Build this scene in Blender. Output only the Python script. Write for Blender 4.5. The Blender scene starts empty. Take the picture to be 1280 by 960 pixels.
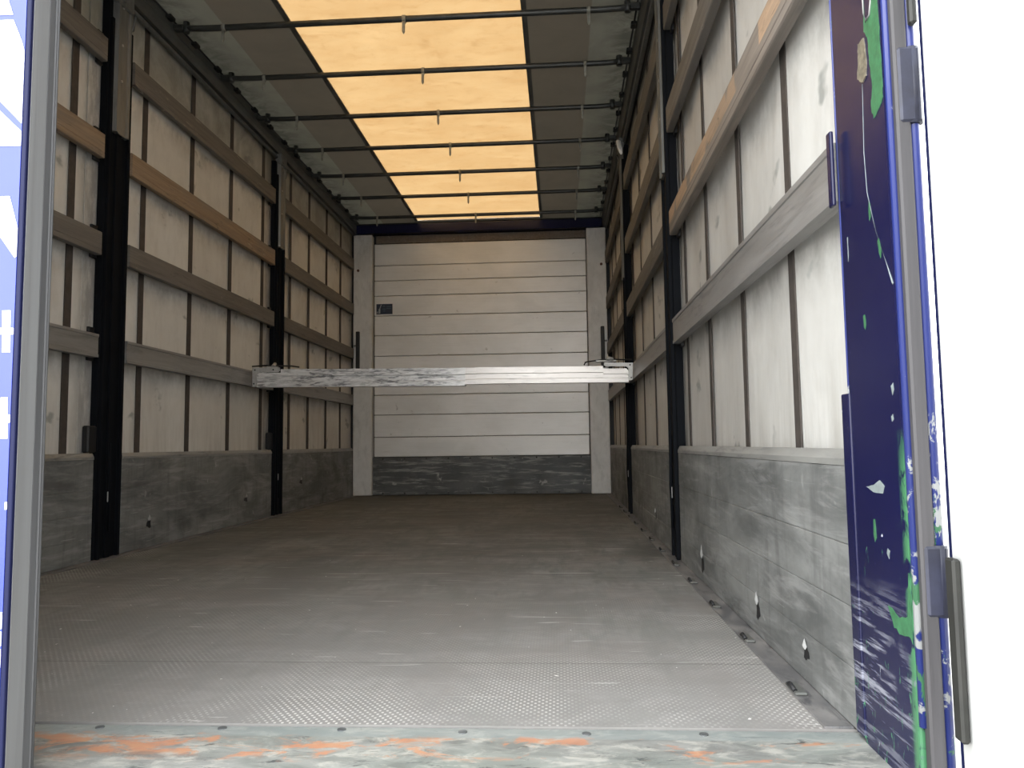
import bpy, bmesh, math, random
from mathutils import Vector, Matrix
random.seed(7)
S = bpy.context.scene
COL = S.collection

# ------------------------------------------------------------------ camera, light, exposure
YAW, PITCH, ROLL, FPX = 0.0619, 0.0797, -0.0130, 947.93
CX, CZ = 0.7583, 0.4717
cy, sy = math.cos(YAW), math.sin(YAW)
F = Vector((-sy*math.cos(PITCH), cy*math.cos(PITCH), math.sin(PITCH)))
R = Vector((cy, sy, 0)); U = R.cross(F)
cr, sr = math.cos(ROLL), math.sin(ROLL)
R2 = cr*R + sr*U; U2 = -sr*R + cr*U
cam = bpy.data.cameras.new('camera'); camo = bpy.data.objects.new('camera', cam); COL.objects.link(camo)
cam.sensor_width = 36; cam.lens = FPX/1280*36; cam.clip_start = .02
camo.matrix_world = Matrix(((R2.x, U2.x, -F.x, CX), (R2.y, U2.y, -F.y, 0), (R2.z, U2.z, -F.z, CZ), (0, 0, 0, 1)))
S.camera = camo

S.view_settings.view_transform = 'Standard'; S.view_settings.look = 'None'
S.view_settings.exposure = 3.15; S.view_settings.gamma = 1; S.view_settings.use_curve_mapping = False
w = bpy.data.worlds.new('overcast_sky'); S.world = w; w.use_nodes = True
nt = w.node_tree; nt.nodes.clear()
wo = nt.nodes.new('ShaderNodeOutputWorld'); bg = nt.nodes.new('ShaderNodeBackground')
tc = nt.nodes.new('ShaderNodeTexCoord'); sx = nt.nodes.new('ShaderNodeSeparateXYZ'); rp = nt.nodes.new('ShaderNodeValToRGB')
nt.links.new(tc.outputs['Generated'], sx.inputs[0]); nt.links.new(sx.outputs['Z'], rp.inputs[0])
rp.color_ramp.elements[0].position = 0; rp.color_ramp.elements[0].color = (1.0, .985, .96, 1)
rp.color_ramp.elements[1].position = 1; rp.color_ramp.elements[1].color = (.86, .93, 1.0, 1)
nt.links.new(rp.outputs[0], bg.inputs[0]); bg.inputs[1].default_value = 1.0
nt.links.new(bg.outputs[0], wo.inputs[0])

# ------------------------------------------------------------------ geometry helpers
class MB:
    def __init__(s): s.bm = bmesh.new()
    def box(s, a, b, bev=0, rot=None, seg=1):
        """a, b = opposite corners"""
        c = [(a[i]+b[i])/2 for i in range(3)]; d = [max(abs(b[i]-a[i]), 1e-5) for i in range(3)]
        t = bmesh.new(); bmesh.ops.create_cube(t, size=1)
        bmesh.ops.scale(t, vec=d, verts=t.verts)
        if bev: bmesh.ops.bevel(t, geom=t.edges[:], offset=min(bev, min(d)*.45), segments=seg, affect='EDGES', profile=.6)
        if rot: bmesh.ops.rotate(t, cent=(0, 0, 0), matrix=rot, verts=t.verts)
        bmesh.ops.translate(t, vec=c, verts=t.verts)
        s._add(t); return s
    def _add(s, t):
        m = bpy.data.meshes.new('tmp'); t.to_mesh(m); t.free(); s.bm.from_mesh(m); bpy.data.meshes.remove(m)
    def tube(s, pts, r, n=10, caps=True):
        """round tube along a polyline"""
        P = [Vector(p) for p in pts]; rings = []
        for i, p in enumerate(P):
            d = (P[min(i+1, len(P)-1)] - P[max(i-1, 0)]).normalized()
            a = Vector((0, 0, 1)) if abs(d.z) < .9 else Vector((0, 1, 0))
            u = d.cross(a).normalized(); v = d.cross(u).normalized()
            rr = r[i] if isinstance(r, (list, tuple)) else r
            rings.append([s.bm.verts.new(p + rr*(math.cos(2*math.pi*k/n)*u + math.sin(2*math.pi*k/n)*v)) for k in range(n)])
        for a, b in zip(rings, rings[1:]):
            for k in range(n):
                f = s.bm.faces.new((a[k], a[(k+1) % n], b[(k+1) % n], b[k])); f.smooth = True
        if caps: s.bm.faces.new(rings[0][::-1]); s.bm.faces.new(rings[-1])
        return s
    def prism(s, prof, axis, a, b):
        """extrude a 2-D profile (list of pairs on the two other axes, in x,y,z order) along axis from a to b"""
        def mk(p, t):
            if axis == 'x': return (t, p[0], p[1])
            if axis == 'y': return (p[0], t, p[1])
            return (p[0], p[1], t)
        A = [s.bm.verts.new(mk(p, a)) for p in prof]; B = [s.bm.verts.new(mk(p, b)) for p in prof]
        n = len(prof)
        for k in range(n): s.bm.faces.new((A[k], A[(k+1) % n], B[(k+1) % n], B[k]))
        s.bm.faces.new(A[::-1]); s.bm.faces.new(B); return s
    def build(s, name, mat, parent=None, origin=(0, 0, 0)):
        bmesh.ops.recalc_face_normals(s.bm, faces=s.bm.faces[:])
        bmesh.ops.translate(s.bm, vec=[-v for v in origin], verts=s.bm.verts)
        m = bpy.data.meshes.new(name); s.bm.to_mesh(m); s.bm.free()
        m.materials.append(mat)
        o = bpy.data.objects.new(name, m); COL.objects.link(o)
        if parent is not None:
            o.parent = parent
            o.location = Vector(origin) - world_loc(parent)
        else: o.location = origin
        return o

def world_loc(o):
    v = Vector(o.location)
    while o.parent: o = o.parent; v += Vector(o.location)
    return v
def empty(name, loc):
    o = bpy.data.objects.new(name, None); COL.objects.link(o); o.location = loc; o.empty_display_size = .1; return o
def tag(o, label=None, cat=None, group=None, kind=None):
    if label: o['label'] = label
    if cat: o['category'] = cat
    if group: o['group'] = group
    if kind: o['kind'] = kind
    return o
def part(mb, name, mat, parent, label=None):
    o = mb.build(name, mat, parent, tuple(world_loc(parent)))
    if label: o['label'] = label
    return o

# ------------------------------------------------------------------ materials
class NT:
    def __init__(s, name):
        s.m = bpy.data.materials.new(name); s.m.use_nodes = True; s.t = s.m.node_tree; s.t.nodes.clear()
        s.out = s.n('ShaderNodeOutputMaterial'); s.b = s.n('ShaderNodeBsdfPrincipled')
        s.l(s.b.outputs[0], s.out.inputs[0])
        s.geo = s.n('ShaderNodeNewGeometry'); s.pos = s.geo.outputs['Position']
        q = s.n('ShaderNodeSeparateXYZ'); s.l(s.pos, q.inputs[0]); s.x, s.y, s.z = q.outputs
    def n(s, t): return s.t.nodes.new(t)
    def l(s, a, b): s.t.links.new(a, b)
    def put(s, v, sock):
        if isinstance(v, bpy.types.NodeSocket): s.l(v, sock)
        else: sock.default_value = v
    def math(s, op, a, b=0.0, c=0.0, clamp=False):
        q = s.n('ShaderNodeMath'); q.operation = op; q.use_clamp = clamp
        s.put(a, q.inputs[0]); s.put(b, q.inputs[1]); s.put(c, q.inputs[2]); return q.outputs[0]
    def vec(s, x, y, z):
        q = s.n('ShaderNodeCombineXYZ'); s.put(x, q.inputs[0]); s.put(y, q.inputs[1]); s.put(z, q.inputs[2]); return q.outputs[0]
    def noise(s, scale=(1, 1, 1), detail=5, rough=.6, dist=0, off=0):
        mp = s.n('ShaderNodeMapping'); s.l(s.pos, mp.inputs[0]); mp.inputs['Scale'].default_value = scale; mp.inputs['Location'].default_value = (off, off*1.7, off*.6)
        q = s.n('ShaderNodeTexNoise'); s.l(mp.outputs[0], q.inputs['Vector']); q.inputs['Scale'].default_value = 1
        q.inputs['Detail'].default_value = detail; q.inputs['Roughness'].default_value = rough; q.inputs['Distortion'].default_value = dist
        return q.outputs[0]
    def ramp(s, v, lo, hi, a=0.0, b=1.0):
        q = s.n('ShaderNodeMapRange'); q.clamp = True; s.put(v, q.inputs[0]); s.put(lo, q.inputs[1]); s.put(hi, q.inputs[2])
        s.put(a, q.inputs[3]); s.put(b, q.inputs[4]); return q.outputs[0]
    def mix(s, f, a, b):
        q = s.n('ShaderNodeMix'); q.data_type = 'RGBA'; s.put(f, q.inputs[0])
        for v, i in ((a, 6), (b, 7)):
            if isinstance(v, tuple): v = (*v[:3], 1)
            s.put(v, q.inputs[i])
        return q.outputs[2]
    def bump(s, h, strength=.3, dist=.01):
        q = s.n('ShaderNodeBump'); q.inputs['Strength'].default_value = strength; q.inputs['Distance'].default_value = dist
        s.l(h, q.inputs['Height']); s.l(q.outputs[0], s.b.inputs['Normal'])
    def done(s, col, rough=.6, metal=0.0, spec=.5):
        if isinstance(col, tuple): col = (*col[:3], 1)
        s.put(col, s.b.inputs['Base Color']); s.put(rough, s.b.inputs['Roughness']); s.put(metal, s.b.inputs['Metallic'])
        s.b.inputs['Specular IOR Level'].default_value = spec
        return s.m

def plain(name, col, rough=.5, metal=0.0, var=.25, sc=12, spec=.5):
    t = NT(name); n = t.noise((sc, sc, sc)); d = tuple(c*(1-var) for c in col)
    return t.done(t.mix(t.ramp(n, .35, .65), d, col), rough, metal, spec)

def m_curtain(name, side):
    t = NT(name)
    big = t.noise((1.2, 1.3, 1.6), 6, .65, .6); fine = t.noise((14, 14, 5), 6, .7, 0, 3)
    c = t.mix(t.ramp(big, .35, .7), (.63, .625, .595), (.53, .52, .49))
    c = t.mix(t.math('MULTIPLY', t.ramp(fine, .48, .78), .3), c, (.30, .28, .25))
    # darker patches just below each lath, grime streaks along the bottom
    lo = t.ramp(t.z, .45, .72, 1, 0)
    streak = t.noise((26, 26, 2.0), 5, .7, 0, 9)
    c = t.mix(t.math('MULTIPLY', t.math('MULTIPLY', lo, t.ramp(streak, .42, .7)), .38), c, (.23, .21, .17))
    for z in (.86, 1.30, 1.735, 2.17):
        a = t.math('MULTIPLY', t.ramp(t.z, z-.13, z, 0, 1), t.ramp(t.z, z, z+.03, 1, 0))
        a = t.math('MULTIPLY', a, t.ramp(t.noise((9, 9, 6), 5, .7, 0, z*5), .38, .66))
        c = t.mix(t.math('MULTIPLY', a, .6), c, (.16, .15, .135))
    # black rub marks next to the posts
    for yy in (3.02, 5.04):
        a = t.math('MULTIPLY', t.ramp(t.y, yy-.0, yy+.09, 0, 1), t.ramp(t.noise((22, 22, 7), 5, .7, 0, yy), .30, .55))
        a = t.math('MULTIPLY', a, t.ramp(t.y, yy+.2, yy+.4, 1, 0))
        c = t.mix(t.math('MULTIPLY', a, .55), c, (.11, .105, .10))
    tp = t.math('MULTIPLY', t.ramp(t.z, 2.26, 2.36, 0, 1), t.ramp(t.noise((5, 5, 4), 5, .66, .4, 51), .30, .60, .35, .9))
    c = t.mix(tp, c, (.22, .225, .195))
    sp = t.noise((5, 5, 7), 3, .6, 0, 20)
    c = t.mix(t.math('MULTIPLY', t.ramp(sp, .65, .71), .65), c, (.15, .17, .16))
    if side > 0: c = t.mix(.14, c, (.16, .16, .15))
    hb = t.noise((2.5, 5, 2.5), 3, .5)
    t.bump(hb, .35, .03)
    m = t.done(c, .55, 0, .35)
    tr = t.n('ShaderNodeBsdfTranslucent'); tr.inputs[0].default_value = (.62, .50, .36, 1)
    mx = t.n('ShaderNodeMixShader'); mx.inputs[0].default_value = .05
    t.l(t.b.outputs[0], mx.inputs[1]); t.l(tr.outputs[0], mx.inputs[2]); t.l(mx.outputs[0], t.out.inputs[0])
    return m

def m_floor():
    t = NT('floor_mesh_plywood')
    big = t.noise((1.5, 1.1, 1), 7, .68, .9); st = t.noise((2.0, 6, 1), 7, .72, .6, 4); st2 = t.noise((14, 3, 1), 6, .7, .3, 8)
    c = t.mix(t.ramp(big, .38, .60), (.066, .065, .061), (.178, .178, .168))
    c = t.mix(t.math('MULTIPLY', t.ramp(st, .47, .62), .6), c, (.225, .22, .208))
    c = t.mix(t.math('MULTIPLY', t.ramp(st2, .47, .62), .6), c, (.085, .095, .085))
    red = t.noise((2.4, 2.0, 1), 4, .6, .4, 30)
    c = t.mix(t.math('MULTIPLY', t.ramp(red, .50, .64), .3), c, (.165, .130, .112))
    c = t.mix(t.math('MULTIPLY', t.ramp(t.noise((1.6, 2.6, 1), 5, .66, .5, 77), .50, .64), .45), c, (.115, .122, .105))
    # worn pale where the wheels and pallets scrape near the sill
    wear = t.ramp(t.math('ADD', t.y, t.math('MULTIPLY', t.math('SUBTRACT', big, .5), 1.4)), 1.5, 3.2, .55, 0)
    fm = t.noise((9, 16, 1), 7, .75, .7, 91)
    c = t.mix(t.math('MULTIPLY', t.ramp(fm, .46, .62), .5), c, (.085, .080, .074))
    c = t.mix(wear, c, (.295, .282, .268))
    # raised wire-mesh print, staggered
    a = t.math('SINE', t.math('MULTIPLY', t.x, 2*math.pi/.0135)); b = t.math('SINE', t.math('MULTIPLY', t.y, 2*math.pi/.018))
    dots = t.ramp(t.math('MULTIPLY', a, b), .35, .62)
    wn = t.ramp(t.noise((3.2, 2.6, 1), 4, .6, .4, 14), .44, .62)
    edge = t.ramp(t.y, 1.36, 1.8, 1.0, .0)
    side = t.math('MAXIMUM', t.ramp(t.x, .75, 1.05, 0, .55), t.ramp(t.x, -1.05, -.85, .6, 0))
    dm = t.math('MULTIPLY', t.math('MAXIMUM', t.math('MULTIPLY', wn, t.math('ADD', edge, .12)), t.math('MULTIPLY', side, wn)), dots)
    c = t.mix(t.math('MULTIPLY', dm, .85), c, (.50, .48, .45))
    c = t.mix(t.math('MULTIPLY', t.math('SUBTRACT', 1.0, dots), .10), c, (.06, .055, .05))
    # scratches
    sc = t.noise((3, 46, 1), 2, .5, 1.2, 50)
    c = t.mix(t.math('MULTIPLY', t.ramp(sc, .69, .72), .45), c, (.55, .53, .5))
    c = t.mix(t.ramp(t.noise((60, 60, 1), 2, .5, 0, 60), .75, .77), c, (.75, .72, .68))
    # panel joints
    for yy in (1.69, 2.83, 4.03, 5.25, 6.45):
        d = t.math('ABSOLUTE', t.math('SUBTRACT', t.y, yy))
        c = t.mix(t.math('MULTIPLY', t.ramp(d, .003, .007, 1, 0), t.ramp(t.noise((3, 1, 1), 3, .6, 0, yy*3), .50, .66)), c, (.34, .33, .31))
        c = t.mix(t.math('MULTIPLY', t.ramp(t.math('ABSOLUTE', t.math('SUBTRACT', t.y, yy-.009)), .001, .004, .6, 0), .8), c, (.05, .05, .045))
    t.bump(t.math('ADD', t.math('MULTIPLY', dots, .5), t.noise((30, 30, 30), 4, .6)), .12, .004)
    return t.done(c, t.ramp(big, .3, .7, .55, .75), 0, .22)

def m_sill():
    t = NT('worn_sill_paint')
    a = t.noise((5, 16, 5), 7, .68, .8); b = t.noise((16, 30, 9), 6, .7, .5, 5); g = t.noise((2.2, 4, 1), 4, .6, .3, 11)
    c = t.mix(t.ramp(a, .35, .65), (.115, .116, .108), (.27, .268, .248))
    c = t.mix(t.math('MULTIPLY', t.ramp(g, .42, .62), .5), c, (.17, .20, .172))
    c = t.mix(t.math('MULTIPLY', t.ramp(b, .50, .62), .7), c, (.36, .35, .31))
    c = t.mix(t.ramp(t.noise((12, 40, 9), 6, .75, 1, 21), .58, .66), c, (.05, .055, .055))
    # band nearest the boards keeps its pale blue-grey paint
    band = t.math('MULTIPLY', t.ramp(t.y, 1.262, 1.268, 0, 1), t.ramp(a, .3, .75, 1, .4))
    c = t.mix(t.math('MULTIPLY', band, .75), c, (.19, .215, .21))
    # orange primer rubbed through, thick at the left, patchy further right
    thr = t.ramp(t.x, 0.0, .85, .47, .575)
    o = t.ramp(t.math('SUBTRACT', t.noise((7.5, 16, 4), 8, .72, .9, 33), thr), .0, .06)
    o = t.math('MULTIPLY', o, t.math('MULTIPLY', t.ramp(t.math('ADD', t.y, t.math('MULTIPLY', b, .09)), 1.318, 1.30, 0, 1), t.ramp(t.math('ADD', t.y, t.math('MULTIPLY', a, .12)), 1.225, 1.25, 0, 1)))
    c = t.mix(t.math('MULTIPLY', o, t.ramp(b, .36, .56, .55, .95)), c, t.mix(t.ramp(b, .4, .6), (.42, .155, .065), (.36, .20, .12)))
    t.bump(t.math('ADD', a, t.math('MULTIPLY', b, .5)), .35, .004)
    return t.done(c, .5, 0, .4)

def m_board(name='board_aluminium_grime', c0=(.105, .109, .106), c1=(.235, .24, .232), k=1.0):
    t = NT(name)
    a = t.noise((2, 1.6, 6), 6, .66, .7); s = t.noise((3, 3, 28), 5, .7, .6, 3); blot = t.noise((4, 3.2, 4.5), 5, .6, .5, 12)
    c = t.mix(t.ramp(a, .36, .62), c0, c1)
    c = t.mix(t.math('MULTIPLY', t.ramp(t.noise((14, 14, 2.2), 6, .7, .8, 70), .50, .66), .45), c, (.085, .086, .084))
    c = t.mix(t.math('MULTIPLY', t.ramp(s, .52, .66), .35*k), c, (.40, .40, .39))
    c = t.mix(t.math('MULTIPLY', t.ramp(blot, .54, .68), .45), c, (.07, .07, .068))
    c = t.mix(t.math('MULTIPLY', t.ramp(t.noise((60, 2.2, 60), 3, .6, 1.5, 40), .69, .72), .35), c, (.5, .5, .49))
    c = t.mix(t.math('MULTIPLY', t.ramp(t.noise((9, 9, 9), 4, .6, .4, 44), .66, .71), .6), c, (.42, .42, .40))
    t.bump(t.noise((5, 5, 12), 5, .6), .15, .006)
    return t.done(c, t.ramp(blot, .4, .7, .5, .7), .15, .35)

def m_wood(name, base, dark, grey=.3, k=1.0, scraped=False):
    t = NT(name)
    g = t.noise((40, 2.2, 60), 6, .62, 1.0); p = t.noise((6, 1.3, 6), 5, .62, .4, 5)
    c = t.mix(t.ramp(g, .35, .68), base, dark)
    c = t.mix(t.math('MULTIPLY', t.ramp(p, .46, .62), grey), c, (.17, .155, .14))
    c = t.mix(t.math('MULTIPLY', t.ramp(t.noise((22, 5, 30), 5, .7, 1, 9), .60, .70), .6), c, (.07, .06, .05))
    c = t.mix(t.math('MULTIPLY', t.ramp(t.noise((30, 4, 30), 5, .7, 1, 19), .63, .70), .45*k), c, (.5, .45, .38))
    if scraped:   # only the upper half of the face is scraped down to fresh wood, in patches
        pt = t.ramp(t.noise((1, 5.5, 2), 2, .5, 0, 61), .44, .47)
        keep = t.math('MULTIPLY', t.ramp(t.z, 1.360, 1.366, 0, 1), pt)
        c = t.mix(t.math('MULTIPLY', t.math('SUBTRACT', 1.0, keep), .82), c, t.mix(t.ramp(g, .35, .65), (.20, .19, .175), (.13, .12, .11)))
    t.bump(g, .2, .003)
    return t.done(c, .65, 0, .35)

def m_alu(name, c0, c1, scuff=.7, rough=.4, metal=.6, axis=(3, 26, 40), dens=.0):
    t = NT(name)
    a = t.noise(axis, 5, .65, .5); b = t.noise((axis[0]*3.5, axis[1]*1.6, axis[2]*1.3), 5, .7, .5, 7); p = t.noise((3, 3, 3), 4, .6, 0, 2)
    c = t.mix(t.ramp(a, .34, .66), c0, c1)
    c = t.mix(t.math('MULTIPLY', t.math('MULTIPLY', t.ramp(b, .50-dens, .64-dens), t.ramp(p, .3, .55)), scuff), c, (.07, .07, .075))
    t.bump(a, .12, .003)
    return t.done(c, t.ramp(a, .3, .7, rough-.07, rough+.12), metal, .5)

def m_planks():
    t = NT('bulkhead_painted_planks')
    a = t.noise((1.6, 1, 2.6), 5, .6, .4); s = t.noise((4, 4, 60), 5, .65, .4, 3); d = t.noise((9, 9, 16), 4, .6, .6, 8)
    c = t.mix(t.ramp(a, .36, .66), (.60, .60, .585), (.71, .71, .70))
    c = t.mix(t.math('MULTIPLY', t.ramp(s, .50, .72), .18), c, (.42, .40, .37))
    c = t.mix(t.math('MULTIPLY', t.ramp(d, .68, .73), .55), c, (.22, .20, .18))
    t.bump(t.noise((5, 5, 14), 4, .6), .08, .004)
    return t.done(c, .42, .15, .5)

def m_navy(name='navy_paint', post=True):
    t = NT(name)
    n = t.noise((3, 3, 3), 4); c = t.mix(t.ramp(n, .3, .7), (.006, .0064, .031), (.008, .0087, .040))
    if post:
        low = t.ramp(t.z, .0, .42, 1, 0)
        # slanting scrapes near the floor
        mp = t.n('ShaderNodeMapping'); t.l(t.pos, mp.inputs[0]); mp.inputs['Rotation'].default_value = (math.radians(28), 0, 0); mp.inputs['Scale'].default_value = (1, 7, 90)
        q = t.n('ShaderNodeTexNoise'); t.l(mp.outputs[0], q.inputs['Vector']); q.inputs['Scale'].default_value = 1; q.inputs['Detail'].default_value = 5; q.inputs['Roughness'].default_value = .65
        zone = t.math('MULTIPLY', t.ramp(t.z, .02, .10, .4, 1), t.ramp(t.z, .15, .27, 1, 0))
        m1 = t.math('MULTIPLY', t.ramp(q.outputs[0], .50, .60), t.math('MULTIPLY', zone, t.ramp(t.noise((6, 9, 9), 3, .5, 0, 3), .38, .55)))
        c = t.mix(t.math('MULTIPLY', m1, .75), c, (.30, .31, .36))
        vs = t.noise((30, 110, 22), 6, .66, .5, 6)
        m2 = t.ramp(t.math('ADD', vs, t.math('MULTIPLY', low, .10)), .745, .765)
        c = t.mix(m2, c, (.27, .32, .33))
        gr = t.noise((18, 70, 20), 6, .7, .9, 15)
        m3 = t.math('MULTIPLY', t.ramp(t.math('ADD', gr, t.math('MULTIPLY', low, .09)), .685, .70), t.ramp(t.z, .3, .36, 1, .0))
        c = t.mix(m3, c, (.045, .145, .075))
        ed = t.math('MULTIPLY', t.ramp(t.y, 1.100, 1.086, 0, 1), t.ramp(t.noise((9, 30, 16), 5, .6, .4, 25), .44, .5))
        c = t.mix(t.math('MULTIPLY', ed, t.ramp(t.z, .42, .50, 1, 0)), c, (.05, .155, .075))
        rub = t.ramp(t.noise((20, 26, 26), 4, .6, .3, 30), .72, .74)
        c = t.mix(rub, c, (.40, .40, .44))
    t.bump(t.noise((9, 9, 9), 2), .05, .01)
    return t.done(c, .22, 0, .32)

def m_blue_chipped():
    t = NT('bright_blue_chipped_paint')
    lowz = t.math('MULTIPLY', t.ramp(t.z, .30, .72, 1, 0), .10)
    c = t.mix(t.ramp(t.math('ADD', t.noise((24, 24, 16), 6, .66, .6), lowz), .63, .65), (.020, .030, .150), (.30, .31, .31))
    c = t.mix(t.ramp(t.math('ADD', t.noise((26, 26, 12), 6, .66, .5, 9), lowz), .635, .65), c, (.05, .15, .075))
    return t.done(c, .3, 0, .5)

def m_skylight():
    t = NT('translucent_roof_sheet')
    a = t.noise((2.2, 5, 1), 7, .68, .8); b = t.noise((11, 16, 1), 6, .72, .6, 4); s = t.noise((1.5, 20, 1), 4, .6, .3, 8)
    c = t.mix(t.ramp(a, .36, .66), (1.0, .80, .54), (.93, .715, .46))
    c = t.mix(t.math('MULTIPLY', t.ramp(b, .52, .68), .5), c, (.78, .56, .33))
    c = t.mix(t.math('MULTIPLY', t.ramp(s, .55, .7), .25), c, (1.0, .85, .60))
    tr = t.n('ShaderNodeBsdfTranslucent'); t.l(c, tr.inputs[0])
    dull = t.n('ShaderNodeBsdfDiffuse'); dull.inputs[0].default_value = (.30, .25, .18, 1)
    mx = t.n('ShaderNodeMixShader'); mx.inputs[0].default_value = SKY_T
    t.l(dull.outputs[0], mx.inputs[1]); t.l(tr.outputs[0], mx.inputs[2]); t.l(mx.outputs[0], t.out.inputs[0])
    return t.m
def m_roof():
    t = NT('roof_tarpaulin')
    a = t.noise((3, 3, 1), 6, .65, .6); ax = t.math('ABSOLUTE', t.x)
    pale = t.ramp(ax, .955, .962, 0, 1)                       # a separate paler sheet is welded on along both edges
    c = t.mix(pale, (.20, .172, .145), (.33, .325, .29))
    c = t.mix(t.math('MULTIPLY', t.ramp(a, .42, .68), .5), c, (.12, .11, .10))
    dirt = t.math('MULTIPLY', t.ramp(ax, 1.02, 1.14, 0, 1), t.ramp(t.noise((6, 9, 1), 5, .7, .8, 5), .36, .58))
    c = t.mix(t.math('MULTIPLY', dirt, .85), c, (.035, .035, .033))
    t.put(c, t.b.inputs['Base Color']); t.b.inputs['Roughness'].default_value = .6
    tr = t.n('ShaderNodeBsdfTranslucent'); t.l(t.mix(pale, (.64, .585, .49), (.63, .61, .52)), tr.inputs[0])
    mx = t.n('ShaderNodeMixShader'); mx.inputs[0].default_value = ROOF_T
    t.l(t.b.outputs[0], mx.inputs[1]); t.l(tr.outputs[0], mx.inputs[2]); t.l(mx.outputs[0], t.out.inputs[0])
    return t.m
SKY_T, ROOF_T = .335, .105

M = {}
M['curtL'] = m_curtain('curtain_left_tarpaulin', -1); M['curtR'] = m_curtain('curtain_right_tarpaulin', 1)
M['strap'] = plain('brown_grey_webbing', (.060, .049, .042), .75, 0, .35, 30)
M['floor'] = m_floor(); M['sill'] = m_sill(); M['board'] = m_board()
M['lip'] = m_alu('board_top_rail', (.24, .24, .23), (.34, .34, .32), .5, .45, .4, (20, 3, 20))
M['wood'] = m_wood('worn_pine', (.29, .215, .145), (.20, .14, .092), .6)
M['woodgrey'] = m_wood('greyed_pine', (.155, .142, .124), (.098, .091, .081), .5)
M['woodworn'] = m_wood('scraped_pine', (.46, .31, .20), (.26, .19, .13), .4, 1.0, True)
M['alulath'] = m_alu('aluminium_lath', (.21, .205, .195), (.30, .29, .28), .45, .45, .35, (12, 2.2, 30))
M['post'] = plain('black_post_paint', (.0045, .0055, .0075), .8, 0, .3, 9, .1)
M['postside'] = plain('blue_grey_post_paint', (.0035, .0045, .0065), .8, 0, .3, 9, .12)
M['galv'] = m_alu('galvanised_steel', (.11, .115, .112), (.175, .18, .175), .5, .42, .3, (20, 20, 4))
M['rail'] = plain('dark_grey_rail', (.10, .102, .094), .5, .1, .3, 8)
M['black'] = plain('black_rubber', (.008, .008, .009), .6, 0, .3, 12)
M['planks'] = m_planks()
M['pillar'] = m_alu('pillar_painted_aluminium', (.47, .47, .455), (.58, .58, .565), .2, .5, .1, (6, 6, 5))
M['kick'] = m_board('kick_plate_dark_steel', (.055, .062, .064), (.095, .10, .10), 1.6)
M['beamL'] = m_alu('scuffed_aluminium_beam', (.50, .50, .49), (.66, .66, .65), .85, .36, .4, (4, 40, 60), .04)
M['beamR'] = m_alu('clean_aluminium_beam', (.46, .44, .42), (.62, .60, .575), .4, .36, .4, (3, 40, 50), -.03)
M['zinc'] = m_alu('zinc_bracket', (.30, .30, .29), (.40, .40, .38), .3, .45, .4, (14, 14, 14))
M['bow'] = m_alu('dark_bow_tube', (.030, .032, .030), (.058, .06, .056), .4, .38, .3, (6, 20, 20))
M['clip'] = plain('dirty_white_plastic', (.27, .265, .225), .5, 0, .3, 40)
M['navy'] = m_navy(); M['navydark'] = m_navy('navy_header_paint', False)
M['blue'] = m_blue_chipped()
M['liv'] = plain('door_blue_livery', (.030, .048, .30), .35, 0, .1, 5)
M['livedge'] = plain('door_navy_edge', (.004, .006, .035), .6, 0, .1, 5, .2)
M['livwhite'] = plain('white_lettering', (.80, .80, .78), .4, 0, .03, 5)
M['dooralu'] = m_alu('door_edge_aluminium', (.15, .15, .15), (.185, .187, .188), .12, .5, .1, (50, 50, 1.2))
M['seal'] = m_alu('grey_rubber_seal', (.055, .055, .057), (.08, .08, .082), .4, .6, 0, (60, 60, 2))
M['sealR'] = m_alu('grey_rubber_gasket', (.036, .034, .036), (.056, .053, .056), .3, .6, 0, (60, 60, 2))
M['hinge'] = plain('grey_blue_hinge_paint', (.022, .024, .045), .5, 0, .5, 25)
M['darkseal'] = plain('dark_rubber', (.017, .017, .014), .6, 0, .3, 30)
M['door'] = plain('white_door_panel', (.40, .40, .39), .5, 0, .04, 2, .2)
M['green'] = plain('green_primer', (.040, .150, .065), .55, 0, .4, 70)
M['beige'] = plain('bare_beige_scrape', (.19, .165, .115), .7, 0, .6, 90)
M['scr'] = plain('bare_scratch', (.20, .235, .235), .6, 0, .3, 80)
M['strip'] = m_alu('floor_edge_steel', (.10, .10, .105), (.24, .23, .22), .9, .45, .3, (9, 6, 6), .02)
M['torn'] = plain('torn_bright_metal', (.36, .36, .35), .4, .3, .2, 60)
M['brownboard'] = m_wood('header_plywood', (.17, .13, .10), (.10, .08, .06), .4)
M['stick'] = plain('navy_sticker', (.010, .020, .045), .35, 0, .2, 20)
M['sticktext'] = plain('sticker_print', (.05, .09, .12), .5, 0, .2, 60)
M['stickwhite'] = plain('sticker_white', (.33, .35, .37), .5, 0, .2, 60)
M['rust'] = plain('rusty_steel', (.085, .035, .022), .6, .2, .4, 40)
M['sky'] = m_skylight(); M['roof'] = m_roof()
M['ground'] = plain('yard_concrete', (.34, .33, .31), .9, 0, .25, .7)

H = 1.23          # half the inner width
L = 7.27          # bulkhead
Y0 = 1.313        # start of the boards behind the sill
ZR = 2.68

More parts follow.
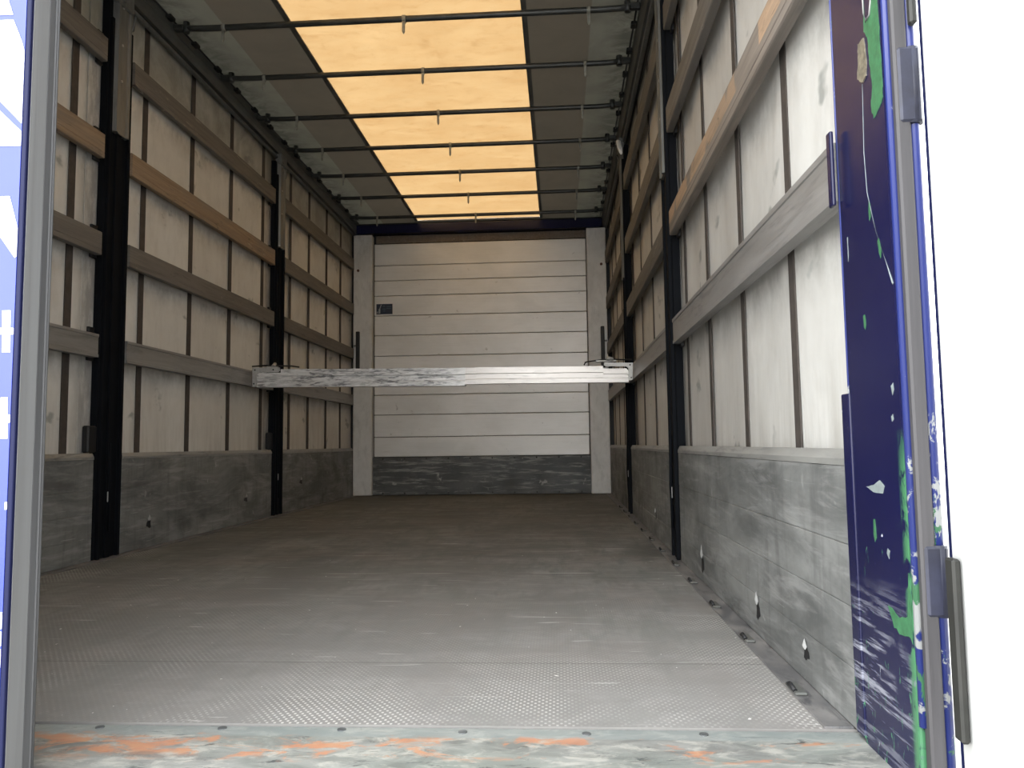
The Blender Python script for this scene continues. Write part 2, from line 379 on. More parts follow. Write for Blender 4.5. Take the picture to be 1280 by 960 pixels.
# ------------------------------------------------------------------ setting
g = MB().box((-30, -30, -1.25), (30, 30, -1.15)).build('ground', M['ground']); tag(g, kind='structure')
fl = MB().box((-1.30, Y0, -.10), (1.30, L+.12, 0)).build('floor', M['floor']); tag(fl, kind='structure')
for s, nm in ((-1, 'left'), (1, 'right')):
    st = part(MB().box((s*1.183, Y0+.002, -.01), (s*1.232, L-.01, .0035), .001), 'edge_strip', M['strip'], fl, 'steel edge strip along the foot of the %s board' % nm)
for i in range(12):
    y = 1.50+.375*i
    lr = part(MB().box((1.182, y-.035, .003), (1.206, y+.035, .0095), .003), 'lashing_ring_seat', M['rail'], fl, 'dark lashing ring in the edge strip')
    part(MB().tube([(1.186, y-.022, .009), (1.183, y, .016), (1.186, y+.022, .009)], .0045, 8), 'ring', M['black'], lr)
sl = MB().box((-1.30, .985, -.12), (1.30, Y0-.003, -.002), .004).build('sill', M['sill']); tag(sl, kind='structure'); sl.name = 'trim_1'
for x, y in ((-.036, 1.293), (.178, 1.295), (.384, 1.294), (.589, 1.289), (.793, 1.286), (.983, 1.289)):
    part(MB().tube([(x, y, -.004), (x, y, -.0003)], .0075, 12), 'screw_head', M['kick'], sl)

def lash(mb_list): pass
# curtains: gently billowed sheet with thickness
def curtain(s, mat, name):
    mb = MB(); bm = mb.bm
    ny, nz = 130, 30
    def off(y, z):
        k = math.sin((y-1.65)/.47*math.pi)**2
        return .010*k*math.sin(min(max((z+.1)/2.7, 0), 1)*math.pi) + .003*math.sin(y*5.1+z*2.3)
    grid = []
    for layer, t in ((0, 0), (1, .006)):
        grid.append([[bm.verts.new((s*(1.272+off(y, z)+t), y, z)) for z in [-.06+2.72*j/nz for j in range(nz+1)]] for y in [1.20+(L+.06-1.20)*i/ny for i in range(ny+1)]])
    for G in grid:
        for i in range(ny):
            for j in range(nz):
                f = bm.faces.new((G[i][j], G[i+1][j], G[i+1][j+1], G[i][j+1])); f.smooth = True
    for j in range(nz):
        for i in (0, ny): bm.faces.new((grid[0][i][j], grid[0][i][j+1], grid[1][i][j+1], grid[1][i][j]))
    for i in range(ny):
        for j in (0, nz): bm.faces.new((grid[0][i][j], grid[0][i+1][j], grid[1][i+1][j], grid[1][i][j]))
    return tag(mb.build(name, mat), kind='structure')
wl = curtain(-1, M['curtL'], 'wall_left'); wr = curtain(1, M['curtR'], 'wall_right')
YL = (1.55, 2.02, 2.50, 2.985, 3.53, 4.015, 4.52, 5.03, 5.57, 6.0, 6.47, 6.9)
YR = (1.66, 2.10, 2.565, 3.0, 3.52, 4.03, 4.56, 5.03, 5.48, 5.98, 6.47, 6.93)
for s, ys, wob in ((-1, YL, wl), (1, YR, wr)):
    for y in ys:
        wd = .022 if s < 0 else .019
        part(MB().box((s*1.2665, y-wd, .36), (s*1.270, y+wd, 2.60)), 'webbing_strap', M['strap'], wob)
# overlapping curtain fold beside the front post on the left, and pale worn strips
for s, wob, yy in ((-1, wl, 3.075), (1, wr, 3.13)):
    part(MB().box((s*1.2675, yy, .36), (s*1.2715, yy+.10, 2.6)), 'curtain_overlap', M['curtR'] if s > 0 else M['curtL'], wob)

# roof sheet
ce = empty('ceiling', (0, 4.2, ZR)); tag(ce, kind='structure')
for s in (-1, 1):
    part(MB().box((s*.60, 1.0, ZR), (s*1.36, L+.15, ZR+.006)), 'roof_tarpaulin', M['roof'], ce)
part(MB().box((-.606, 1.0, ZR+.0062), (.606, L-.02, ZR+.0092)), 'skylight_strip', M['sky'], ce, 'orange glowing translucent strip down the middle of the roof')
part(MB().box((-.598, L-.02, ZR), (.598, L+.15, ZR+.006)), 'roof_end_strip', M['roof'], ce)
for s in (-1, 1):
    part(MB().box((s*.60, 1.0, ZR-.0015), (s*.628, L, ZR-.0002)), 'weld_seam', M['rail'], ce)

# roof rails (cant rails) with curtain track and cable
for k, s in ((2, -1), (3, 1)):
    r = empty('trim_%d' % k, (s*1.24, 4.2, 2.6)); tag(r, kind='structure')
    part(MB().prism([(s*1.205, 2.592), (s*1.215, 2.575), (s*1.32, 2.575), (s*1.32, 2.70), (s*1.212, 2.70), (s*1.200, 2.672), (s*1.208, 2.640), (s*1.200, 2.622)], 'y', 1.0, L+.1), 'cant_rail', M['rail'], r)
    part(MB().box((s*1.225, 1.3, 2.545), (s*1.25, L, 2.563), .004), 'roller_track', M['galv'], r)
    part(MB().box((s*1.235, 1.3, 2.563), (s*1.262, L, 2.576)), 'track_web', M['black'], r)
    part(MB().tube([(s*1.185, 1.3, 2.664), (s*1.185, L-.05, 2.664)], .005, 8), 'roof_cable', M['black'], r)
    for i in range(14):
        y = 3.3+i*.268
        if y < L-.12: part(MB().box((s*1.170, y, 2.655), (s*1.200, y+.05, 2.675), .004), 'cable_clip', M['black'], r)

# front bulkhead
wb = empty('wall_back', (0, L, 0)); tag(wb, kind='structure')
seams = [.366, .558, .773, .966, 1.156, 1.347, 1.55, 1.746, 1.943, 2.094, 2.245, 2.464]
pl = MB()
for a, b in zip(seams, seams[1:]): pl.box((-1.037, L, a+.0022), (1.04, L+.035, b-.0022), .004)
part(pl, 'plank_panel', M['planks'], wb)
part(MB().box((-1.30, L+.034, -.02), (1.30, L+.10, 2.70)), 'backing_panel', M['black'], wb)
kp = part(MB().box((-1.068, L-.012, .003), (1.074, L+.03, .363), .003), 'kick_plate', M['kick'], wb, 'dark scratched steel kick plate')
for x in [-.95+i*.212 for i in range(10)]:
    for z in (.348, .02):
        part(MB().tube([(x, L-.018, z), (x, L-.012, z)], [.005, .008], 10), 'rivet', M['black'], kp)
for x in (-1.03, 1.04):
    part(MB().tube([(x, L-.02, .17), (x, L-.012, .17)], .014, 14), 'bolt_head', M['galv'], kp)
part(MB().box((-1.02, L+.004, 2.470), (1.04, L+.03, 2.545)), 'plywood_strip', M['brownboard'], wb, 'brown wooden strip above the white planks')
part(MB().box((-1.20, L-.07, 2.552), (1.20, L+.03, 2.64), .004), 'header_beam', M['navydark'], wb, 'navy painted steel header beam')
for s in (-1, 1):
    x0, x1 = s*1.047, s*1.232
    p = part(MB().box((x0, L-.055, .002), (x1, L+.03, 2.545 if s < 0 else 2.55), .005), 'corner_pillar', M['pillar'], wb)
    part(MB().tube([(s*1.185, L-.062, 2.19), (s*1.185, L-.055, 2.19)], .013, 14), 'plug', M['rust'], p)
for sx_, sz_ in ((.42, 1.60), (-.12, 1.43), (.22, 1.555)):
    pass

# ------------------------------------------------------------------ sticker
stk = empty('sticker', (-.937, L-.0015, 1.813)); tag(stk, 'small dark blue printed sticker stuck on the front bulkhead planks', 'sticker')
part(MB().box((-1.017, L-.0016, 1.762), (-.857, L-.0002, 1.864)), 'backing', M['stick'], stk)
fg = MB()
fg.prism([(-.995, 1.77), (-.978, 1.77), (-.978, 1.815), (-.993, 1.815)], 'y', L-.0026, L-.0016)
fg.prism([(-1.012, 1.772), (-1.003, 1.772), (-1.001, 1.79), (-1.011, 1.788)], 'y', L-.0026, L-.0016)
fg.prism([(-.988, 1.815), (-.980, 1.815), (-.963, 1.858), (-.972, 1.858)], 'y', L-.0026, L-.0016)
part(fg, 'printed_figure', M['stickwhite'], stk)
tx = MB()
for z, a, b in ((1.835, -.918, -.868), (1.815, -.918, -.872), (1.838, -.955, -.93), (1.81, -.955, -.925), (1.79, -.95, -.93)):
    tx.box((a, L-.0024, z), (b, L-.0016, z+.008))
part(tx, 'printed_lines', M['sticktext'], stk)

# tension levers by the corner pillars
for s, nm in ((-1, 'left'), (1, 'right')):
    e = empty('tension_lever', (s*1.192, L-.08, 1.19))
    tag(e, 'black upright lever bar on the %s corner pillar of the bulkhead' % nm, 'lever', 'lever bars on the bulkhead pillars')
    part(MB().box((s*1.182-.018, L-.09, 1.19), (s*1.182+.018, L-.058, 1.585), .008, None, 2), 'bar', M['black'], e)
    part(MB().box((s*1.182-.012, L-.072, 1.44), (s*1.225, L-.056, 1.455), .003), 'bracket', M['galv'], e)

# ------------------------------------------------------------------ side boards (drop sides), laths and posts
BAYS = [('near', Y0, 3.14), ('middle', 3.345, 5.15), ('far', 5.345, 7.205)]
side = {-1: 'left', 1: 'right'}
def cut_holes(o, holes, s):
    """real holes punched through a board"""
    for (y, z, rx, rz) in holes:
        me = bmesh.new()
        n = 9; a = [];
        for xx in (1.15, 1.35):
            a.append([me.verts.new((s*xx - o.location.x, y+rx*math.cos(2*math.pi*i/n)*(1+.25*((i*7) % 3-1)) - o.location.y, z+rz*math.sin(2*math.pi*i/n)*(1+.2*((i*5) % 3-1)) - o.location.z)) for i in range(n)])
        for i in range(n): me.faces.new((a[0][i], a[0][(i+1) % n], a[1][(i+1) % n], a[1][i]))
        me.faces.new(a[0][::-1]); me.faces.new(a[1]); bmesh.ops.recalc_face_normals(me, faces=me.faces[:])
        cm = bpy.data.meshes.new('cut'); me.to_mesh(cm); me.free()
        co = bpy.data.objects.new('cut', cm); COL.objects.link(co); co.location = o.location
        md = o.modifiers.new('b', 'BOOLEAN'); md.object = co; md.operation = 'DIFFERENCE'; md.solver = 'EXACT'
        bpy.context.view_layer.update()
        nm = bpy.data.meshes.new_from_object(o.evaluated_get(bpy.context.evaluated_depsgraph_get()))
        o.modifiers.clear(); o.data = nm; bpy.data.objects.remove(co)
HOLES = {(1, 'near'): [(2.66, .100, .016, .026), (1.94, .100, .014, .020), (1.545, .085, .013, .013)],
         (1, 'middle'): [(3.85, .11, .02, .024)],
         (-1, 'near'): [], (-1, 'middle'): [(3.585, .115, .020, .024), (4.72, .15, .026, .018)], (-1, 'far'): [(5.745, .21, .03, .02)], (1, 'far'): []}
HOLES[(1, 'near')] = [(2.62, .065, .024, .034), (1.905, .065, .017, .025), (1.545, .060, .016, .015)]
for s in (-1, 1):
    for nm, a, b in BAYS:
        a1, b1 = (a+.004, b-.004)
        if nm == 'near': a1 = Y0+.0 if s > 0 else 1.33
        if s > 0: a1, b1 = {'near': (1.298, 3.085), 'middle': (3.27, 5.09), 'far': (5.29, b-.004)}[nm]
        e = empty('side_board', (s*1.245, (a1+b1)/2, .004))
        tag(e, 'grimy grey aluminium %s dropside board, %s' % (side[s], {'near': 'nearest the doorway' , 'middle': 'in the middle bay between the two posts', 'far': 'in the last bay beside the bulkhead'}[nm]), 'side board', 'dropside boards along the floor')
        bp = MB()
        zs = [.004, .10, .20, .30, .4305]
        for z0, z1 in zip(zs, zs[1:]): bp.box((s*1.230, a1, z0), (s*1.256, b1, z1-.0008), .0012)
        # profile as one continuous slab: interlocking planks
        o = part(bp, 'panel', M['board'], e)
        hs = HOLES[(s, nm)]
        if hs: pass
        part(MB().prism([(s*1.2285, .430), (s*1.2285, .441), (s*1.237, .4575), (s*1.256, .4575), (s*1.256, .430)], 'y', a1, b1), 'top_rail', M['lip'], e)
        for (y, z, ry, rz) in hs:
            hm = MB(); hb = hm.bm; n = 9; c0 = hb.verts.new((s*1.2296, y, z)); rim = []
            for i in range(n):
                k = 1+.28*((i*7) % 3-1)
                rim.append(hb.verts.new((s*1.2292, y+ry*k*math.cos(2*math.pi*i/n), z+rz*k*math.sin(2*math.pi*i/n))))
            for i in range(n): hb.faces.new((c0, rim[i], rim[(i+1) % n]))
            h = part(hm, 'punched_hole', M['black'], e)
            tm = MB(); tb = tm.bm; vs = []
            for (dy, dz, dx) in ((-.5, .9, .001), (.0, 1.9, .004), (.9, 1.1, .001), (.5, .5, .006), (0, .7, .010), (-.4, .5, .006)):
                vs.append(tb.verts.new((s*(1.2290-dx*.6), y+ry*dy, z+rz*dz)))
            c = tb.verts.new((s*1.222, y, z+rz*1.0))
            for i in range(6): tb.faces.new((c, vs[i], vs[(i+1) % 6]))
            part(tm, 'torn_edge', M['torn'], h)
# laths
ZL = [(.868, .972, 'lowest'), (1.318, 1.422, 'second lowest'), (1.752, 1.862, 'second highest'), (2.195, 2.305, 'highest')]
MATS = {(-1, 0): 'alulath', (-1, 1): 'woodgrey', (-1, 2): 'wood', (-1, 3): 'woodgrey', (1, 0): 'alulath', (1, 1): 'woodworn', (1, 2): 'woodgrey', (1, 3): 'woodgrey'}
KIND = {'alulath': 'grey aluminium lath', 'woodgrey': 'greyed wooden lath', 'wood': 'orange-brown lath', 'woodworn': 'scraped brown lath'}
BW = {'near': 'bay nearest the doorway', 'middle': 'bay between the posts', 'far': 'bay beside the bulkhead'}
for s in (-1, 1):
    for k, (z0, z1, hn) in enumerate(ZL):
        for nm, a, b in BAYS:
            a1, b1 = a-.0+.006, b-.006
            if s > 0 and nm == 'near': a1, b1 = 1.271, 3.085
            if s > 0 and nm == 'middle': a1, b1 = 3.27, 5.09
            if s > 0 and nm == 'far': a1 = 5.29
            mk = MATS[(s, k)]
            if nm == 'far' and mk == 'wood': mk = 'woodgrey'
            if s < 0 and k == 1: mk = 'woodgrey'
            if mk == 'woodworn' and nm != 'near': mk = 'woodgrey'
            xa, xb = s*1.222, s*1.250
            prof = [(s*1.222, z0+.003), (s*1.222, z0+.022), (s*1.2235, z0+.024), (s*1.222, z0+.026), (s*1.222, z1-.004), (s*1.226, z1), (s*1.250, z1), (s*1.250, z0), (s*1.225, z0)]
            if k == 0:   # aluminium profile has a shallow step near both edges
                prof = [(s*1.222, z0+.002), (s*1.222, z0+.014), (s*1.2245, z0+.016), (s*1.2245, z1-.016), (s*1.222, z1-.014), (s*1.222, z1-.002), (s*1.250, z1), (s*1.250, z0)]
            o = MB().prism(prof, 'y', a1, b1).build('side_lath', M[mk], None, (s*1.236, (a1+b1)/2, z0))
            tag(o, '%s on the %s wall, %s in the %s' % (KIND[mk], side[s], hn, BW[nm]), 'lath', 'side laths on the %s' % side[s])

def post(s, y0, y1, nm, wm, zg):
    e = empty('side_post', (s*1.25, (y0+y1)/2, .004))
    tag(e, 'tall black steel post on the %s side, %s' % (side[s], nm), 'post', 'side posts between the curtain bays')
    w = y1-y0; yi0, yi1 = y0+.2*w, y1-.2*w
    b = MB()
    b.box((s*1.232, y0+.012, .004), (s*1.264, y1-.012, 2.52), .003)                 # backing channel
    b.box((s*1.216, y0+.018, .004), (s*1.232, y0+.036, 2.42), .002)                 # flanges of the channel
    b.box((s*1.216, y1-.036, .004), (s*1.232, y1-.018, 2.42), .002)
    b.box((s*1.222, (y0+y1)/2-.018, .004), (s*1.232, (y0+y1)/2+.018, 2.3), .002)
    part(b, 'channel', M[wm], e)
    g_ = MB()
    g_.prism([(s*1.231, yi0), (s*1.206, yi0+.01), (s*1.206, yi0+.022), (s*1.213, yi0+.03), (s*1.213, yi1-.03), (s*1.206, yi1-.022), (s*1.206, yi1-.01), (s*1.231, yi1)], 'z', zg, 2.56)
    gg = part(g_, 'sliding_cover', M['galv'] if s < 0 else M['rail'], e, 'bare grey metal cover on the upper post')
    for z in (zg+.25, zg+.42, zg+.6):
        part(MB().tube([(s*1.2145, yi0+.05, z), (s*1.209, yi0+.05, z)], .006, 10), 'rivet', M['torn'], gg)
    rh = MB()
    rh.box((s*1.200, yi0+.0, 2.50), (s*1.245, yi1, 2.585), .006)
    rh.tube([(s*1.19, yi0+.03, 2.53), (s*1.24, yi0+.03, 2.53)], .018, 12)
    rh.tube([(s*1.195, yi1-.0, 2.50), (s*1.215, yi1+.015, 2.44), (s*1.23, yi1-.02, 2.40)], .006, 8)
    part(rh, 'roller_hanger', M['galv'], e)
    lh = MB().tube([(s*1.214, y0+.08, .50), (s*1.209, y0+.082, .30), (s*1.214, y0+.086, .12)], .006, 8)
    part(lh, 'lock_rod', M['postside'], e)
    part(MB().box((s*1.211, y0+.074, .245), (s*1.2155, y0+.086, .29), .002), 'worn_latch', M['torn'], e)
    for zz, z1_, _ in ZL:
        for ya, yb in ((y0-.012, y0+.008), (y1-.008, y1+.012)):
            part(MB().box((s*1.251, ya-.02, zz-.012), (s*1.264, yb, z1_+.03), .002), 'lath_pocket', M['black'], e)
    if s < 0: part(MB().box((s*1.231, y0-.045, .460), (s*1.262, y0+.016, .575), .006), 'board_catch', M['black'], e)
post(-1, 3.14, 3.34, 'nearer the doorway', 'post', 1.90)
post(-1, 5.15, 5.34, 'nearer the bulkhead', 'post', 1.90)
post(1, 3.09, 3.265, 'nearer the doorway', 'postside', 1.60)
post(1, 5.095, 5.285, 'nearer the bulkhead', 'postside', 1.60)

# white hook at the right rail
hk = empty('curtain_hook', (1.188, 4.95, 2.54)); tag(hk, 'small bright white plastic hook hanging from the right roof rail', 'hook')
part(MB().tube([(1.192, 5.12, 2.545), (1.190, 5.02, 2.50), (1.190, 4.93, 2.42), (1.192, 4.86, 2.36)], [.012, .016, .016, .008], 10), 'shank', M['livwhite'], hk)
part(MB().tube([(1.192, 5.05, 2.50), (1.170, 5.02, 2.485)], [.007, .005], 8), 'barb', M['clip'], hk)

# ------------------------------------------------------------------ roof bows
bow0 = empty('roof_bow', (0, 3.66, 2.64))
bt = MB()
bt.tube([(-1.145, 3.66, 2.645), (-1.08, 3.66, 2.640), (-1.0, 3.66, 2.638), (1.02, 3.66, 2.638), (1.09, 3.66, 2.640), (1.155, 3.66, 2.645)], .0155, 14)
part(bt, 'tube', M['bow'], bow0)
for s in (-1, 1):
    part(MB().box((s*1.145, 3.642, 2.63), (s*1.198, 3.678, 2.662), .006).tube([(s*1.135, 3.66, 2.62), (s*1.135, 3.66, 2.675)], .017, 10), 'end_fitting', M['bow'], bow0)
for x in (-.935, .005, .94):
    part(MB().tube([(x-.009, 3.66, 2.638), (x+.009, 3.66, 2.638)], .0195, 14).box((x-.008, 3.645, 2.607), (x+.008, 3.66, 2.62), .002).prism([(x-.0075, 2.612), (x+.0075, 2.612), (x+.0075, 2.565), (x+.002, 2.552), (x-.002, 2.552), (x-.0075, 2.565)], 'y', 3.645, 3.650),
         'hanging_clip', M['clip'], bow0, 'pale plastic clip hanging from the bow')
bn = ['nearest to the doorway of the seven', 'second from the doorway', 'third from the doorway', 'middle one, fourth from the doorway', 'third from the bulkhead', 'second from the bulkhead', 'nearest to the bulkhead of the seven']
for i, y in enumerate((3.66, 4.20, 4.76, 5.30, 5.84, 6.39, 6.97)):
    if i == 0: b = bow0
    else:
        b = bow0.copy(); COL.objects.link(b)
        for c in list(bow0.children):
            d = c.copy(); COL.objects.link(d); d.parent = b
        b.location = (0, y, 2.64)
    tag(b, 'dark steel roof bow tube across the ceiling, ' + bn[i], 'roof bow', 'roof bows')

# ------------------------------------------------------------------ load bar across the box
YB = 4.75
lb = empty('load_bar', (0, YB, .845)); tag(lb, 'telescopic aluminium load bar spanning the box, resting on the lowest side laths', 'load bar')
def zlin(x, zl, zr): return zl+(zr-zl)*(x+1.2)/2.4
def beam(name, x0, x1, zt, zb, d, mat, notchL=False, notchR=False):
    """hollow-looking beam: three facets on the face, bevelled, following the slight slope of the bar"""
    mb = MB(); bm = mb.bm
    prof = [(-d, .0), (-d, .27), (-d+.006, .30), (-d+.006, .60), (-d, .63), (-d, 1.0), (d, 1.0), (d, 0)]
    n = len(prof)
    xs = [x0+(x1-x0)*i/12 for i in range(13)]
    if notchR: xs = [x for x in xs if x < 1.03]+[1.035, 1.0351, 1.13, 1.178, 1.187, 1.190]
    if notchL: xs = [-1.170, -1.167, -1.155, -1.05, -1.0151, -1.015]+[x for x in xs if x > -1.0]
    rings = []
    for x in xs:
        t, b = zlin(x, *zt), zlin(x, *zb)
        if notchR and x > 1.035: t -= .016+(.010 if x > 1.18 else 0)+(.006 if x > 1.188 else 0)
        if notchL and x < -1.015: t -= .022+(.008 if x < -1.16 else 0)+(.006 if x < -1.168 else 0)
        rings.append([bm.verts.new((x, YB+p[0], b+(t-b)*p[1])) for p in prof])
    for a, b in zip(rings, rings[1:]):
        for k in range(n): bm.faces.new((a[k], a[(k+1) % n], b[(k+1) % n], b[k]))
    bm.faces.new(rings[0][::-1]); bm.faces.new(rings[-1])
    return part(mb, name, mat, lb)
bl = beam('outer_beam', -1.170, .170, (.973, .947), (.859, .832), .026, M['beamL'], notchL=True); bl['label'] = 'scuffed left half of the bar'
bi = beam('inner_tongue', .1, .30, (.968, .950), (.868, .844), .021, M['beamR'])
br = beam('sliding_beam', .241, 1.190, (.972, .950), (.866, .848), .030, M['beamR'], notchR=True); br['label'] = 'cleaner paler right half of the bar'
def brk(prof, name, y0, y1): return part(MB().prism(prof, 'y', y0, y1), name, M['zinc'], lb)
b1 = brk([(-1.198, .985), (-1.019, .982), (-1.017, .962), (-1.030, .952), (-1.150, .952), (-1.165, .942), (-1.170, .925), (-1.171, .866), (-1.180, .860), (-1.196, .861)], 'end_bracket', YB-.034, YB-.0265)
for x, z in ((-1.18, .968), (-1.06, .968), (-1.186, .88)): part(MB().tube([(x, YB-.0375, z), (x, YB-.034, z)], .005, 10), 'rivet', M['black'], b1)
b2 = brk([(1.043, .972), (1.219, .968), (1.214, .862), (1.190, .859), (1.190, .935), (1.176, .945), (1.05, .949), (1.040, .956)], 'end_bracket', YB-.038, YB-.031)
for x, z in ((1.20, .955), (1.206, .875)): part(MB().tube([(x, YB-.042, z), (x, YB-.038, z)], .005, 10), 'rivet', M['black'], b2)
part(MB().tube([(-1.209, YB-.01, .994), (-1.13, YB-.01, .999), (-1.07, YB-.01, .996), (-.95, YB-.01, .992), (-.90, YB-.01, .984)], .0045, 8), 'release_wire', M['black'], lb)
part(MB().tube([(.918, YB-.01, .962), (.925, YB-.01, .978), (.945, YB-.01, .983), (1.04, YB-.01, .994), (1.215, YB-.01, .990)], .0045, 8), 'release_wire', M['black'], lb)
part(MB().box((-1.11, YB-.02, .98), (-1.04, YB+.01, .992), .003).tube([(-1.065, YB-.02, .985), (-1.065, YB+.01, 1.012)], [.016, .010], 10), 'catch', M['zinc'], lb)
part(MB().box((.99, YB-.02, .978), (1.12, YB+.01, .99), .003).tube([(1.055, YB-.025, 1.0), (1.10, YB-.025, .995)], [.014, .011], 10), 'catch', M['zinc'], lb)
part(MB().box((-1.206, YB-.02, .868), (-1.199, YB+.02, .972), .002), 'end_plate', M['rust'], lb)

# ------------------------------------------------------------------ right rear corner post
rp_ = empty('rear_corner_post', (1.27, 1.17, 0)); tag(rp_, 'scratched navy blue rear corner post with green primer showing, at the right of the doorway', 'corner post')
part(MB().box((1.230, 1.078, -.10), (1.258, 1.268, 2.70), .004, None, 2), 'column', M['navy'], rp_)
part(MB().box((1.2275, 1.262, .004), (1.262, 1.296, .548), .003, None, 2), 'lower_flange', M['navy'], rp_)
part(MB().box((1.2145, 1.255, .858), (1.2212, 1.274, .985), .003, None, 2), 'lath_bracket', M['navy'], rp_)
part(MB().tube([(1.2345, 1.074, .09), (1.2345, 1.074, 2.6)], .0055, 10), 'corner_bead', M['blue'], rp_, 'bright blue rounded corner with chipped paint')
part(MB().tube([(1.2305, 1.2668, .01), (1.2305, 1.2668, 2.6)], .0022, 8), 'edge_highlight', M['blue'], rp_, 'light blue highlight on the inner edge')  # thin paler tube added to paint a highlight along the post's inner edge
part(MB().box((1.236, 1.058, -.05), (1.256, 1.077, 2.6), .003), 'gasket', M['sealR'], rp_, 'grey rubber gasket')
def sheet(poly, x, t, name, mat):
    return part(MB().prism(poly, 'x', x, x-t), name, mat, rp_)
def jag(poly, n=4, a=.0035):
    random.seed(len(poly)); out = []
    for p, q in zip(poly, poly[1:]+poly[:1]):
        for k in range(n):
            f = k/n; j = a if k else 0
            out.append((p[0]+(q[0]-p[0])*f+random.uniform(-j, j)*.6, p[1]+(q[1]-p[1])*f+random.uniform(-j, j)))
    return out
X_ = 1.2299
def sc(p): return [(y, z) for y, z in p]
ch = MB()
green = [(1.134, 1.20), (1.086, 1.20), (1.084, 1.075), (1.083, 1.03), (1.082, .984), (1.083, .962), (1.095, .953), (1.118, .945), (1.124, .967), (1.117, .992), (1.123, 1.031), (1.124, 1.069), (1.137, 1.089)]
part(MB().prism(jag(green, 4, .003), 'x', X_, X_-.0006), 'paint_chip', M['green'], rp_, 'large green primer patch')
part(MB().prism(jag([(1.128, 1.098), (1.116, 1.106), (1.104, 1.12), (1.104, 1.19), (1.132, 1.19)], 3, .001), 'x', X_-.0004, X_-.0012), 'paint_chip', M['navydark'], rp_)
part(MB().tube([(1.2288, 1.133, 1.20), (1.2285, 1.132, 1.115), (1.2285, 1.124, 1.10), (1.2285, 1.112, 1.102), (1.2288, 1.102, 1.13), (1.2288, 1.101, 1.20)], .0014, 6), 'scratch', M['torn'], rp_)
part(MB().prism(jag([(1.159, 1.082), (1.137, 1.080), (1.131, 1.036), (1.134, 1.019), (1.148, 1.015), (1.165, 1.028), (1.158, 1.067)], 4, .003), 'x', X_, X_-.002), 'scraped_patch', M['beige'], rp_, 'bare beige scrape')
part(MB().prism(jag([(1.155, .232), (1.119, .222), (1.092, .230), (1.084, .29), (1.080, .24), (1.082, .195), (1.092, .203), (1.113, .200), (1.138, .204)], 3, .003), 'x', X_, X_-.0006), 'paint_chip', M['green'], rp_)
part(MB().prism(jag([(1.214, .400), (1.184, .404), (1.162, .412), (1.146, .404), (1.153, .393), (1.187, .393)], 3, .001), 'x', X_, X_-.0005), 'paint_chip', M['scr'], rp_)
s1 = [(1.152, 1.015), (1.159, .91), (1.155, .846), (1.131, .778), (1.097, .716), (1.083, .690)]
part(MB().tube([(1.2299, y, z) for y, z in s1], [.0004, .0007, .0007, .0008, .0009, .0018], 6), 'scratch', M['scr'], rp_)
for poly in ([(1.150, .83), (1.146, .825), (1.146, .805), (1.151, .800), (1.153, .815)], [(1.127, .762), (1.122, .766), (1.115, .745), (1.119, .735), (1.124, .745)],
             [(1.192, .662), (1.185, .664), (1.183, .648), (1.186, .640), (1.191, .645)], [(1.241, .80), (1.238, .80), (1.238, .77), (1.241, .76)],
             [(1.108, .548), (1.100, .552), (1.098, .542), (1.104, .534)], [(1.192, .352), (1.186, .352), (1.184, .325), (1.190, .318), (1.194, .33)],
             [(1.146, .315), (1.139, .312), (1.143, .30), (1.150, .307)], [(1.112, .505), (1.106, .508), (1.104, .50), (1.110, .497)]):
    part(MB().prism(jag(poly, 2, .001), 'x', X_, X_-.0005), 'paint_chip', M['green'] if len(poly) != 4 else M['scr'], rp_)

# ------------------------------------------------------------------ right door, open, seen from inside
d2 = empty('door_2', (1.285, 1.06, 0)); tag(d2, kind='structure')
ang = math.radians(-3.0)
def dpt(u, n): # u along the leaf from the hinge towards the viewer, n = towards its inner face (-x)
    return (1.268 + u*math.sin(-ang) - n*math.cos(ang), 1.045 - u*math.cos(ang) - n*math.sin(-ang)*1)
def dquad(u0, u1, n0, n1, z0, z1, mb=None):
    mb = mb or MB(); pr = [dpt(u0, n0), dpt(u1, n0), dpt(u1, n1), dpt(u0, n1)]
    return mb.prism(pr, 'z', z0, z1)
part(dquad(.0, 1.22, -.045, .0, -.08, 2.62), 'leaf', M['door'], d2)
part(dquad(-.001, .004, 0, .0012, -.08, 2.62), 'edge_trim', M['livedge'], d2)
part(dquad(.055, .068, 0, .003, -.08, 2.62).prism([dpt(.09, 0), dpt(.097, 0), dpt(.097, .002), dpt(.09, .002)], 'z', -.08, 2.62), 'inner_profile', M['door'], d2)
part(MB().box((1.2565, 1.018, .088), (1.2672, 1.040, .318), .003), 'rubber_profile', M['darkseal'], d2, 'dark rubber profile hanging at the hinge edge')
part(MB().box((1.2560, 1.045, 1.05), (1.2665, 1.058, 2.6), .003), 'upper_rubber_profile', M['darkseal'], d2)
hp = MB().tube([(1.2625, 1.068, -.05), (1.2625, 1.068, 2.6)], .0075, 12)
part(hp, 'hinge_pin', M['blue'], d2, 'bright blue chipped hinge rod')
for z0, z1 in ((.236, .330), (.912, 1.022), (1.75, 1.86)):
    hg = MB().box((1.2395, 1.055, z0), (1.272, 1.068, z1), .004).tube([(1.2625, 1.066, z0), (1.2625, 1.066, z1)], .0115, 14)
    part(hg, 'hinge', M['hinge'], d2, 'grey-blue hinge knuckle')

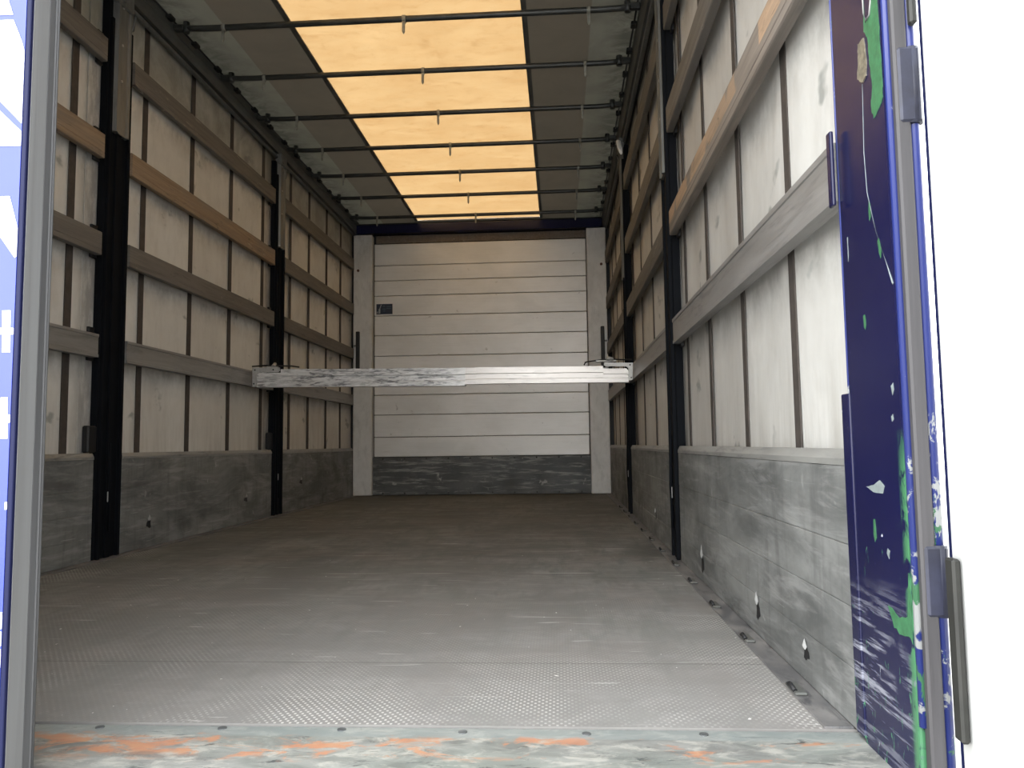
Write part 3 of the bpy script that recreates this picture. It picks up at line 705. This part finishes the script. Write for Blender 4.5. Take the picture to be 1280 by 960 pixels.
# ------------------------------------------------------------------ left door, closed, seen from outside with its free edge
d1 = empty('door_1', (0, 1.04, 0)); tag(d1, kind='structure')
part(MB().box((-1.26, 1.006, -.10), (-.003, 1.064, 2.66), .002), 'leaf', M['liv'], d1)
part(MB().box((-1.26, 1.0045, -.10), (-.0005, 1.0062, 2.66)), 'outer_skin', M['liv'], d1)
part(MB().box((.0005, 1.0040, -.10), (.0075, 1.0105, 2.66), .001), 'edge_bead', M['livedge'], d1)
part(MB().box((-.002, 1.0112, -.10), (.0062, 1.046, 2.66), .0015), 'edge_profile', M['dooralu'], d1, 'pale aluminium door edge')
part(MB().box((-.002, 1.0465, -.10), (.0045, 1.062, 2.66), .002).box((-.004, 1.0625, -.10), (.0045, 1.067, 2.66), .0015).tube([(.0025, 1.0695, -.1), (.0025, 1.0695, 2.66)], .0025, 8), 'rubber_seal', M['seal'], d1, 'grey rubber door seal')
def mark(poly): return part(MB().prism([(x, z) for x, z in poly], 'y', 1.0045, 1.0038-(.0003 if poly[0][0] < -.05 else 0)), 'lettering', M['livwhite'], d1)
mark([(-.16, 1.130), (-.03, 1.130), (-.020, 1.101), (-.16, 1.102)])
mark([(-.16, 1.094), (-.019, 1.093), (-.005, 1.06), (-.0005, 1.045), (-.0005, .938), (-.16, 1.10)])
mark([(-.16, 1.08), (-.0005, .926), (-.0005, .905), (-.16, .909)])
mark([(-.028, .832), (-.014, .832), (-.0005, .785), (-.0005, .745), (-.003, .743), (-.045, .80)])
mark([(-.018, .668), (-.006, .668), (-.004, .609), (-.016, .609)]); mark([(-.09, .645), (-.0005, .643), (-.0005, .634), (-.09, .636)])
mark([(-.015, .546), (-.005, .546), (-.003, .489), (-.013, .489)]); mark([(-.084, .524), (-.0005, .522), (-.0005, .511), (-.084, .512)])
mark([(-.003, .402), (.0, .402), (.0, .392), (-.003, .392)])
for z0, z1 in ((.232, .254), (.209, .228), (.181, .205)): mark([(-.071, z1), (-.0005, z1), (-.0005, z0), (-.071, z0)])
# left rear post and rear header close the frame (behind the left door / above the picture)
part(MB().box((-1.34, 1.078, -.10), (-1.230, 1.325, 2.70), .004), 'hinge_post', M['navydark'], d1)
hd = MB().box((-1.34, 1.078, 2.60), (1.34, 1.20, 2.72)).build('trim_4', M['navydark']); tag(hd, kind='structure')
